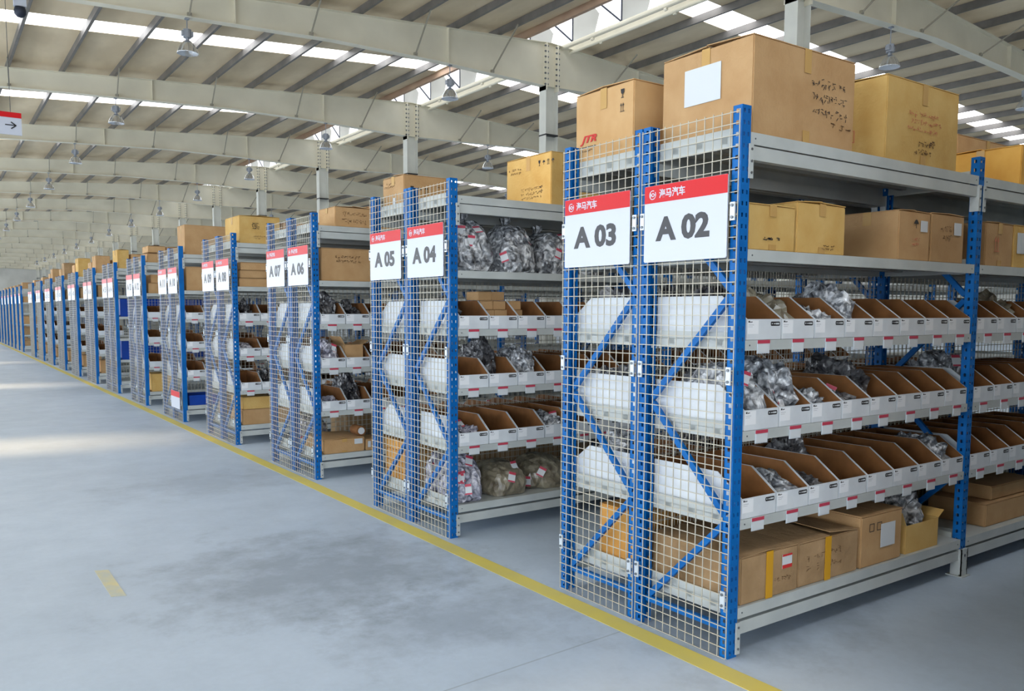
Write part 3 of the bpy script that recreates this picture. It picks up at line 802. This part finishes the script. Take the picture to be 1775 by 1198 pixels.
# ---- rack A 02, top shelf
carton(.104, .885, .03, .575, Z[5], .440, 'largest cardboard box, standing on top of rack A 02 at its aisle end', M_card, tape='both', sticker=('e', .18, .19, .22, .17, False), lift=.02,
       prints=[('f', .42, .13, scribble(.30, .20, 3, 4, M_ink, .004, 9)), ('f', .58, .07, scribble(.17, .07, 1, 8, M_brownink, .006, 2))])
carton(1.208, 1.945, .05, .58, Z[5], .448, 'yellow cardboard box with red printing, on top of rack A 02', M_yell, tape='front',
       prints=[('e', .27, .24, icons_me(.09, M_brownink, 's')), ('e', .24, .12, icons_me(.08, M_palered, 's')), ('f', .20, .18, scribble(.34, .12, 3, 14, M_palered, .004, 11)), ('f', .26, .06, scribble(.22, .09, 2, 15, M_brownink, .005, 7)), ('f', .42, .10, scribble(.05, .07, 1, 17, M_brownink, .012, 1))])
carton(2.75, 3.45, .05, .55, Z[5], .262, 'low orange-yellow box behind the second post on top of rack A 02', noisy('orange_cardboard', (224, 172, 84), (212, 156, 68), 6, .85), tape='end')
carton(3.25, 4.15, .70, 1.17, Z[5], .50, 'tall tan box on the far side of the top shelf, rack A 03', M_card, tape='both')
# rack A 03 top
carton(.066, .62, .742, 1.198, Z[5], .398, 'tan box with red JTR lettering on top of rack A 03', noisy('tan_cardboard', (200, 162, 114), (190, 150, 100), 6, .85), tape='end',
       prints=[('e', .415, .118, text_mesh('JTR', M_redink, .135, .050, .03, .35)), ('e', .425, .104, icons_me(.0, M_ink, 'u') if False else bar_me(.14, .005, M_ink)), ('e', .415, .080, scribble(.11, .018, 1, 3, M_ink, .0025, 9)), ('e', .10, .315, icons_me(.045, M_ink, 'g')), ('e', .10, .245, icons_me(.045, M_ink, 'u'))])
# ---- A 02 upper shelf
carton(.10, .440, .03, .45, Z[4], .212, 'yellow box at the aisle end of the upper shelf of rack A 02', M_yell, tape='front', prints=[('f', .10, .04, scribble(.14, .03, 1, 21, M_ink, .006, 3))])
carton(.455, .845, .03, .46, Z[4], .246, 'second yellow box on the upper shelf of rack A 02', M_yell, tape='front', prints=[('f', .2, .02, scribble(.1, .03, 2, 22, M_brownink, .003, 6))])
carton(1.340, 1.655, .03, .40, Z[4], .270, 'brown box with a white sticker, third along the upper shelf of rack A 02', M_card, tape='end', sticker=('f', .21, .16, .07, .06, False), prints=[('f', .14, .17, icons_me(.06, M_ink, 'a')), ('f', .12, .08, scribble(.08, .05, 2, 23, M_palered, .004, 4))])
carton(1.672, 2.03, .03, .45, Z[4], .276, 'brown box against the second post on the upper shelf of rack A 02', M_card, tape='end', sticker=('f', .24, .16, .08, .07, False), prints=[('f', .08, .12, scribble(.14, .10, 2, 24, M_brownink, .004, 4))])
carton(2.32, 2.665, .04, .50, Z[4], .268, 'tan box with a dark printed arrow beyond the second post of rack A 02', M_card, tape='front', prints=[('f', .10, .09, icons_me(.09, M_palered, 'u'))])
carton(2.68, 3.10, .04, .50, Z[4], .270, 'yellow box with a large white patch, upper shelf beyond the second post', M_yell, tape=None, sticker=('f', .04, .09, .16, .13, False))
# ---- A 02 bottom shelf
carton(.095, .522, .012, .575, Z[0], .232, 'worn box with yellow tape and red-edged label, bottom shelf, rack A 02', M_worn, tape='band', sticker=('f', .30, .125, .075, .07, True), prints=[('f', .25, .05, scribble(.13, .06, 1, 31, M_brownink, .003, 7))])
carton(.535, 1.045, .014, .560, Z[0], .228, 'dented brown box with crumpled corner, second on the bottom shelf of rack A 02', M_worn, tape='band', lift=.025, prints=[('f', .05, .06, scribble(.34, .12, 2, 32, M_brownink, .003, 8))])
carton(1.072, 1.468, .012, .560, Z[0], .284, 'tan box with dark print and big white label, bottom shelf of rack A 02', M_card, tape=None, sticker=('f', .18, .09, .14, .13, False), prints=[('f', .07, .19, icons_me(.055, M_ink, 'ss')), ('f', .19, .12, scribble(.12, .08, 3, 33, M_ink, .002, 9))])
carton(1.530, 1.880, .02, .50, Z[0], .170, 'open yellow-brown box with a bag spilling out, bottom shelf of rack A 02', M_yell, tape=None, open_top=True)
bag(1.705, .26, Z[0]+.092, .30, .38, .24, 'shiny clear bag bulging out of the open box on the bottom shelf', M_bag, 41, 0, .3, lim=(.155, -.22, .22))
carton(2.53, 3.2, .05, .42, Z[0], .15, 'flat brown box, lower of two on the bottom shelf past the second post', M_card, tape=None)
carton(2.66, 3.25, .08, .40, Z[0]+.154, .09, 'flat brown box, upper of two on the bottom shelf past the second post', M_card, tape=None)
# bags in A 02 bins (bin index, tier)
def inbin(y, i, tier, h_, seed, m, lab, tg=0, w_=.20, d_=.36, dy=.30, cr=.30):
    bag(BX[i]+.123, y+dy, Z[tier]+.007, w_, d_, h_, lab, m, seed, tg, cr, lim=(.112, .014-dy, .545-dy))
inbin(0, 0, 3, .20, 50, M_bagd, 'dark red-tagged bag at the back of the first top-shelf bin, rack A 02', 1, dy=.38, d_=.3)
inbin(0, 1, 3, .22, 51, M_bagt, 'olive-grey bag in the second bin of the top bin shelf, rack A 02', 0, dy=.28)
inbin(0, 2, 3, .13, 58, M_bag, 'small clear bag at the front of the third top-shelf bin, rack A 02', 1, dy=.14, d_=.2)
inbin(0, 3, 3, .26, 52, M_bag, 'tall clear bag standing up in the fourth top-shelf bin, rack A 02', 0, dy=.26)
inbin(0, 0, 2, .28, 53, M_bag, 'stuffed grey bag with red tags in the first middle-shelf bin, rack A 02', 2, .22, .46, .27, .2)
inbin(0, 1, 2, .30, 54, M_bag, 'large glossy bag overflowing the second middle-shelf bin, rack A 02', 1, .22, .46, .27, .22)
inbin(0, 2, 2, .14, 59, M_bag, 'clear bag at the front of the third middle-shelf bin, rack A 02', 0, dy=.16, d_=.24)
inbin(0, 3, 2, .13, 60, M_bagd, 'bag with red tags low in the fourth middle-shelf bin, rack A 02', 2, dy=.17, d_=.24)
inbin(0, 4, 2, .27, 55, M_bagd, 'dark crumpled bag in the fifth middle-shelf bin, rack A 02', 0)
inbin(0, 3, 1, .26, 61, M_bagd, 'dark bag at the back of the fourth lowest-shelf bin, rack A 02', 0, dy=.42, d_=.22)
inbin(0, 1, 1, .15, 56, M_bag, 'clear bag of metal parts in the second lowest-shelf bin, rack A 02', 0, dy=.2)
inbin(0, 2, 1, .11, 57, M_bagd, 'small dark bag in the third lowest-shelf bin, rack A 02', 0, dy=.14, d_=.2)
inbin(0, 8, 2, .27, 62, M_bag, 'pale bag in the first middle-shelf bin past the second post', 1)
inbin(0, 10, 3, .22, 63, M_bagt, 'tan bag in a top-shelf bin well past the second post', 0)
inbin(0, 7, 1, .2, 64, M_bag, 'clear bag in the bin just before the second post, lowest bin shelf', 0, dy=.2)
# clutter at the back of A 03 bins seen through A 02
for i, tr, sd, mm in ((0, 3, 71, M_bagd), (1, 3, 72, M_bagd), (0, 2, 73, M_bagd), (1, 2, 74, M_bagd), (0, 1, 75, M_bag), (2, 2, 76, M_bagd), (3, 3, 77, M_bagd), (2, 1, 78, M_bagd)):
    bag(BX[i]+.123, .612+.32, Z[tr]+.007, .2, .36, .24, 'grey bag in the %s %s-shelf bin of rack A 03' % (ordn[i], TN[tr]), mm, sd, 0, .3, lim=(.112, -.26, .26))
carton(.10, .50, .70, 1.0, Z[0], .30, 'orange box behind the mesh at the foot of rack A 03', noisy('orange_box', (216, 160, 84), (204, 146, 70), 6, .85), rz=.0, tape=None)
for i, (x0, x1, h_) in enumerate(((.10, .62, .30), (.66, 1.2, .33), (1.24, 1.9, .28), (2.22, 2.9, .33), (2.95, 3.6, .30))):  # filler boxes, added to darken the view through the shelves
    carton(x0, x1, .70, 1.14, Z[4], h_, '%s brown box from the aisle on the upper shelf of rack A 03' % ordn[i], M_worn, tape=None)
    if i: carton(x0, x1-.04, .70, 1.14, Z[0], h_-.02, '%s brown box from the aisle on the bottom shelf of rack A 03' % ordn[i], M_worn, tape=None)
for k in (1, 2, 3):  # more filler boxes added to keep light from passing through the racks
    for i, (x0, x1, h_) in enumerate(((.10, .60, .28), (.64, 1.2, .32), (1.24, 1.9, .25))):
        carton(x0, x1, PP*k+.70, PP*k+1.14, Z[4], h_, '%s brown box on the upper shelf of the %s' % (ordn[i], RK(k, 1)), M_worn, tape=None)
        if i: carton(x0, x1, PP*k+.70, PP*k+1.14, Z[0], h_, '%s brown box on the bottom shelf of the %s' % (ordn[i], RK(k, 1)), M_worn, tape=None)
# ---- A 04
Y4 = PP
carton(.90, 1.50, Y4+.03, Y4+.60, Z[5], .394, 'yellow box with black handling marks on top of rack A 04', M_yell, tape='end',
       prints=[('e', .16, .30, icons_me(.042, M_ink, 'gaua')), ('e', .55, .27, scribble(.18, .06, 2, 81, M_brownink, .004, 8)), ('e', .38, .06, scribble(.30, .10, 3, 82, M_brownink, .003, 12)), ('e', .14, .05, scribble(.05, .16, 1, 83, M_ink, .006, 1)), ('f', .1, .1, scribble(.05, .22, 4, 84, M_brownink, .004, 2))])
carton(.10, .52, Y4+.84, Y4+1.19, Z[5], .258, 'brown box with handling marks on top of rack A 05', M_card, tape='end', sticker=('e', .14, .04, .04, .05, False),
       prints=[('f', .05, .12, icons_me(.05, M_ink, 'gau')), ('f', .28, .06, scribble(.12, .14, 3, 85, M_brownink, .004, 4)), ('e', .33, .17, scribble(.2, .05, 2, 86, M_brownink, .003, 8))])
for i, (x, w_, h_, sd) in enumerate(((.27, .37, .37, 91), (.65, .38, .36, 92), (1.03, .36, .33, 93), (1.42, .36, .35, 95))):
    bag(x, Y4+.27, Z[4], w_, .46, h_, '%s tied clear sack from the aisle end, upper shelf, rack A 04' % ordn[i], M_bag, sd, 3, .07, True, 'clear sacks on the upper shelf of rack A 04')
n = 0
for r_ in range(4):
    for c in range(3):
        if r_ == 3 and c == 2: continue
        n += 1
        x = (.338, .454, .592)[c]
        carton(x, x+.113, Y4+.10+.02*r_, Y4+.26+.02*r_, Z[3]+.007+r_*.066, .064, 'small brown carton, %s row up, %s along, in the A 04 top-shelf bins' % (ordn[r_], ordn[c]), M_card, tape=None, grp='small cartons stacked in the A 04 bins', name='small_carton', lift=.001)
inbin(Y4, 0, 3, .22, 94, M_bagd, 'dark bag in the first top-shelf bin of rack A 04', 0, dy=.4, d_=.25)
inbin(Y4, 1, 2, .34, 101, M_bagd, 'dark bulging bag in the second middle-shelf bin of rack A 04', 0, .22, .34, .36, .15)
inbin(Y4, 2, 2, .25, 102, M_bag, 'glossy clear bag in the third middle-shelf bin of rack A 04', 0, .21, .36, .22, .3)
inbin(Y4, 3, 1, .16, 103, M_bag, 'grey bag in the fourth lowest-shelf bin of rack A 04', 1, dy=.22)
inbin(Y4, 0, 1, .12, 104, M_bagp, 'folded pale bag in the first lowest-shelf bin of rack A 04', 1, dy=.14, d_=.2)
bag(.20, Y4+.22, Z[0], .26, .42, .33, 'lilac-grey sack of parts at the aisle end, bottom shelf of rack A 04', M_bagp, 105, 5, .08)
bag(.57, Y4+.25, Z[0], .35, .46, .24, 'tan sack of parts in the middle of the bottom shelf, rack A 04', M_bagt, 106, 2, .06)
bag(.99, Y4+.30, Z[0], .40, .46, .24, 'long tan sack behind the first one, bottom shelf of rack A 04', M_bagt, 107, 2, .06)
bag(.20, Y4+.50, Z[0]+.001, .22, .14, .30, 'pale crumpled bag against the inner side of the A 04 end mesh', M_bagp, 108, 1, .14)
for r_ in range(4):
    for c in range(3):
        x = .10+.002*r_; yy = Y4+.85+c*.118
        carton(x, x+.30, yy, yy+.115, Z[0]+r_*.084, .082, 'flat orange carton, %s row up, %s across, behind the A 05 end mesh' % (ordn[r_], ordn[c]), noisy('orange_box', (216, 160, 84), (204, 146, 70), 6, .85), tape=None, grp='orange cartons stacked at the foot of rack A 05', name='small_carton', lift=.001)
# ---- A 06
Y6 = 2*PP
carton(.242, .62, Y6+.03, Y6+.42, Z[5], .190, 'low tan box on top of rack A 06', M_card, tape='end', prints=[('f', .05, .03, scribble(.28, .13, 2, 111, M_brownink, .005, 6))])
carton(.645, 1.15, Y6+.03, Y6+.50, Z[5], .22, 'second tan box on top of rack A 06', M_card, tape='end')
carton(.30, .75, Y6+.70, Y6+1.15, Z[5], .10, 'flat box on top of rack A 07', M_card, tape=None)
carton(.10, .605, Y6+.03, Y6+.55, Z[4], .31, 'large plain brown box on the upper shelf of rack A 06', M_card, tape=None, prints=[('f', .12, .17, scribble(.28, .08, 2, 112, M_brownink, .005, 9))])
carton(.63, 1.1, Y6+.03, Y6+.55, Z[4], .29, 'second brown box on the upper shelf of rack A 06', M_card, tape=None)
carton(.092, .515, Y6+.02, Y6+.50, Z[0], .140, 'brown box with a white sticker on the bottom shelf of rack A 06', M_card, tape='front', sticker=('f', .315, .075, .085, .05, False))
carton(.53, .85, Y6+.02, Y6+.30, Z[0], .11, 'small brown box beside the stickered one, bottom shelf of rack A 06', M_card, tape=None, sticker=('f', .02, .03, .03, .06, False))
t = thing('tape_roll', 'brown roll with a white core lying on a box in rack A 06', 'roll', (.50, Y6+.10, Z[0]+.142))
b = MB(); b.cyl((0, -.04, .05), (0, .12, .05), .049, 20); ob('wrap', b.mesh('wrap', [M_kraft], False), t)
b = MB(); b.cyl((0, -.045, .05), (0, -.0405, .05), .034, 20); ob('core', b.mesh('core', [M_paper]), t)
inbin(Y6, 0, 3, .30, 121, M_bagd, 'dark bag rising out of the first top-shelf bin of rack A 06', 0, .22, .4, .3, .2)
inbin(Y6, 1, 3, .20, 122, M_bagd, 'dark bag in the second top-shelf bin of rack A 06', 0)
inbin(Y6, 0, 2, .26, 123, M_bagp, 'pale wrapped bundle in the first middle-shelf bin of rack A 06', 1, .22, .46, .27, .12)
inbin(Y6, 1, 1, .30, 124, M_bagd, 'grey bag in the second lowest-shelf bin of rack A 06', 0, .22, .4, .34, .2)
inbin(Y6, 0, 1, .11, 126, M_bagp, 'small pale bag in the first lowest-shelf bin of rack A 06', 0, dy=.14, d_=.18)
carton(BX[1]+.02, BX[1]+.21, Y6+.08, Y6+.34, Z[2]+.007, .212, 'open brown carton inside the second middle-shelf bin of rack A 06', M_card, tape=None, open_top=True)
bag(.28, Y6+.86, Z[0], .34, .40, .3, 'white plastic bag at the foot of rack A 07 behind the mesh', M_bagp, 125, 2, .1)
# ---- A 08
Y8 = 3*PP
carton(.108, .60, Y8+.04, Y8+.585, Z[5], .325, 'yellow box with two dark printed panels on top of rack A 08', M_yell, tape='end',
       prints=[('f', .15, .17, scribble(.09, .08, 4, 131, M_ink, .008, 5)), ('f', .32, .17, scribble(.09, .08, 4, 132, M_ink, .008, 5)), ('f', .16, .05, scribble(.2, .05, 2, 133, M_brownink, .004, 6))])
carton(.65, 1.2, Y8+.04, Y8+.55, Z[5], .27, 'tan box right of the printed yellow one on top of rack A 08', M_card, tape='end')
for i, (x1_, h_) in enumerate(((.50, .10), (.46, .09), (.44, .09))):
    carton(.09+.01*i, x1_, Y8+.03, Y8+.5, Z[4]+[0, .104, .197][i], h_, 'flat brown carton, %s up in the pile, upper shelf of rack A 08' % ordn[i], M_card, tape=None, grp='flat cartons on the upper shelf of rack A 08')
carton(.09, .45, Y8+.02, Y8+.5, Z[0], .185, 'brown box under an open one on the bottom shelf of rack A 08', M_card, tape=None)
carton(.10, .44, Y8+.02, Y8+.5, Z[0]+.187, .145, 'upper brown box on the bottom shelf of rack A 08', M_yell, tape=None)
carton(.475, .82, Y8+.03, Y8+.4, Z[0], .18, 'brown box farther in on the bottom shelf of rack A 08', M_card, tape=None)
bag(BX[0]+.123, Y8+.3, Z[3]+.007, .2, .36, .22, 'dark bag in the nearest top-shelf bin of the rack with flat cartons above', M_bagd, 141, 0, .3, lim=(.112, -.28, .24))
bag(BX[0]+.123, Y8+.3, Z[2]+.007, .2, .36, .15, 'grey wrapped part in the first middle-shelf bin of rack A 08', M_bagp, 142, 0, .1, lim=(.112, -.28, .24))
bag(BX[1]+.123, Y8+.3, Z[1]+.007, .2, .36, .2, 'dark bag in the second lowest-shelf bin of rack A 08', M_bagd, 143, 0, .3, lim=(.112, -.28, .24))
carton(.12, .45, Y8+.75, Y8+1.1, Z[0], .34, 'tan box standing at the foot of rack A 09 behind the mesh', M_card, tape=None)
# ---- A 10 ... A 26, boxes seen over and between the frames
def stackof(k, items):
    for (x0, x1, dy0, dy1, lv, h_, m, lab) in items:
        carton(max(x0, .074), x1, PP*k+dy0, PP*k+dy1, Z[lv], h_, lab % (RK(k, dy0 >= .6)), m, tape='end' if lv == 5 else None)
stackof(4, [(.10, .74, .04, .45, 5, .420, M_card, 'tall tan printed box on top of the %s'), (.10, .50, .03, .5, 4, .34, M_card, 'tan box filling the upper shelf of the %s'), (.30, .8, .66, 1.1, 5, .3, M_card, 'box on top of the %s')])
t = carton(.095, .50, PP*4+.03, PP*4+.5, Z[0], .15, 'blue plastic tray on the bottom shelf of rack A 10', M_bluep, tape=None, open_top=True, name='plastic_tray', sticker=('f', .24, .03, .06, .06, False), cat='tray')
stackof(5, [(.10, .38, .04, .5, 5, .150, M_card, 'lower tan box on top of the %s'), (.42, .8, .04, .5, 5, .27, M_card, 'box farther in on top of the %s'), (.10, .45, .03, .5, 4, .17, M_card, 'brown box on the upper shelf of the %s'), (.10, .45, .03, .5, 0, .3, M_yell, 'orange box on the bottom shelf of the %s')])
carton(.12, .40, PP*5+.06, PP*5+.5, Z[5]+.168, .11, 'upper tan box of the pair on top of rack A 12', M_card, tape='end')
carton(.15, .42, PP*5+.06, PP*5+.46, Z[4]+.172, .14, 'second brown box up on the upper shelf of rack A 12', M_card, tape=None)
stackof(6, [(.06, .28, .04, .50, 5, .355, M_yell, 'orange-yellow box on top of the %s'), (.32, .7, .04, .5, 5, .28, M_card, 'tan box beside the orange one, top of the %s')])
for lv, h_ in ((1, .36), (3, .34)):
    b = MB(); b.box(0, 1.9, 0, .02, 0, h_); b.box(0, 1.9, .45, .47, 0, h_); b.box(0, .02, .02, .45, 0, h_); b.box(.02, 1.9, .02, .45, 0, .01)
    o = ob('plastic_crate', b.mesh('crate', [M_bluep]), None, (.09, PP*6+.03, Z[lv]+.001)); tag(o, 'long blue plastic crate on the %s shelf of rack A 14' % ('second' if lv == 1 else 'fourth'), 'crate')
rnd = random.Random(11)
for k, xs_, h_, m in ((7, (.04, .36), .37, M_card), (8, (.05, .34), .44, M_yell), (9, (.05, .35), .44, M_worn), (10, (.06, .40), .38, M_card), (11, (.06, .45), .22, M_card), (12, (.06, .40), .2, M_card)):
    stackof(k, [(xs_[0], xs_[1], .03, .5, 5, h_, m, 'box nearest the aisle on top of the %s'), (xs_[1]+.05, xs_[1]+.45, .03, .5, 5, h_*.8, M_card, 'second box along on top of the %s'),
                (.08, .5, .66, 1.1, 5, h_*.7, M_card, 'box on top of the %s'), (.10, .5, .03, .5, 4, .25, rnd.choice((M_card, M_worn)), 'brown box on the upper shelf of the %s'), (.10, .5, .03, .5, 0, .28, M_card, 'brown box on the bottom shelf of the %s')])
for m_ in range(6):
    y = 33.47+1.73*m_
    for lv, h_ in ((0, .22), (1, .25), (2, .3), (4, .22), (5, .2 if m_ else .24)):
        carton(.08, .5+.1*(lv % 2), y+.03, y+.5, Z[lv], h_, 'brown box on the %s shelf up of the %s single far rack' % (ordn[lv], ordn[m_]), rnd.choice((M_card, M_card, M_worn)), tape=None)

# ---- the next rack pair, just beyond the right edge of the frame
for flip, yy in ((0, -PP), (1, -PP+.612)):
    rk_ = rack(yy, flip, 3, False, 'blue steel rack of the pair standing right of the picture, %s side' % ('farther' if flip else 'nearer'), 'racks beyond the right edge', tags=False, far=True)
    rk_.location.x = .12
    for lv in range(6):
        for j in range(6):  # unseen boxes, added to fill the shelves and block light
            x = .218+.33*j; h_ = (.3, .2, .2, .2, .3, .4)[lv]
            carton(x, x+.31, yy+.03, yy+.55, LV[lv], h_, 'unseen brown box added to block light, %s shelf, %s along, %s rack' % (ordn[lv], ordn[j], 'farther' if flip else 'nearer'), M_card, tape=None, grp='unseen boxes added right of the picture to block light')
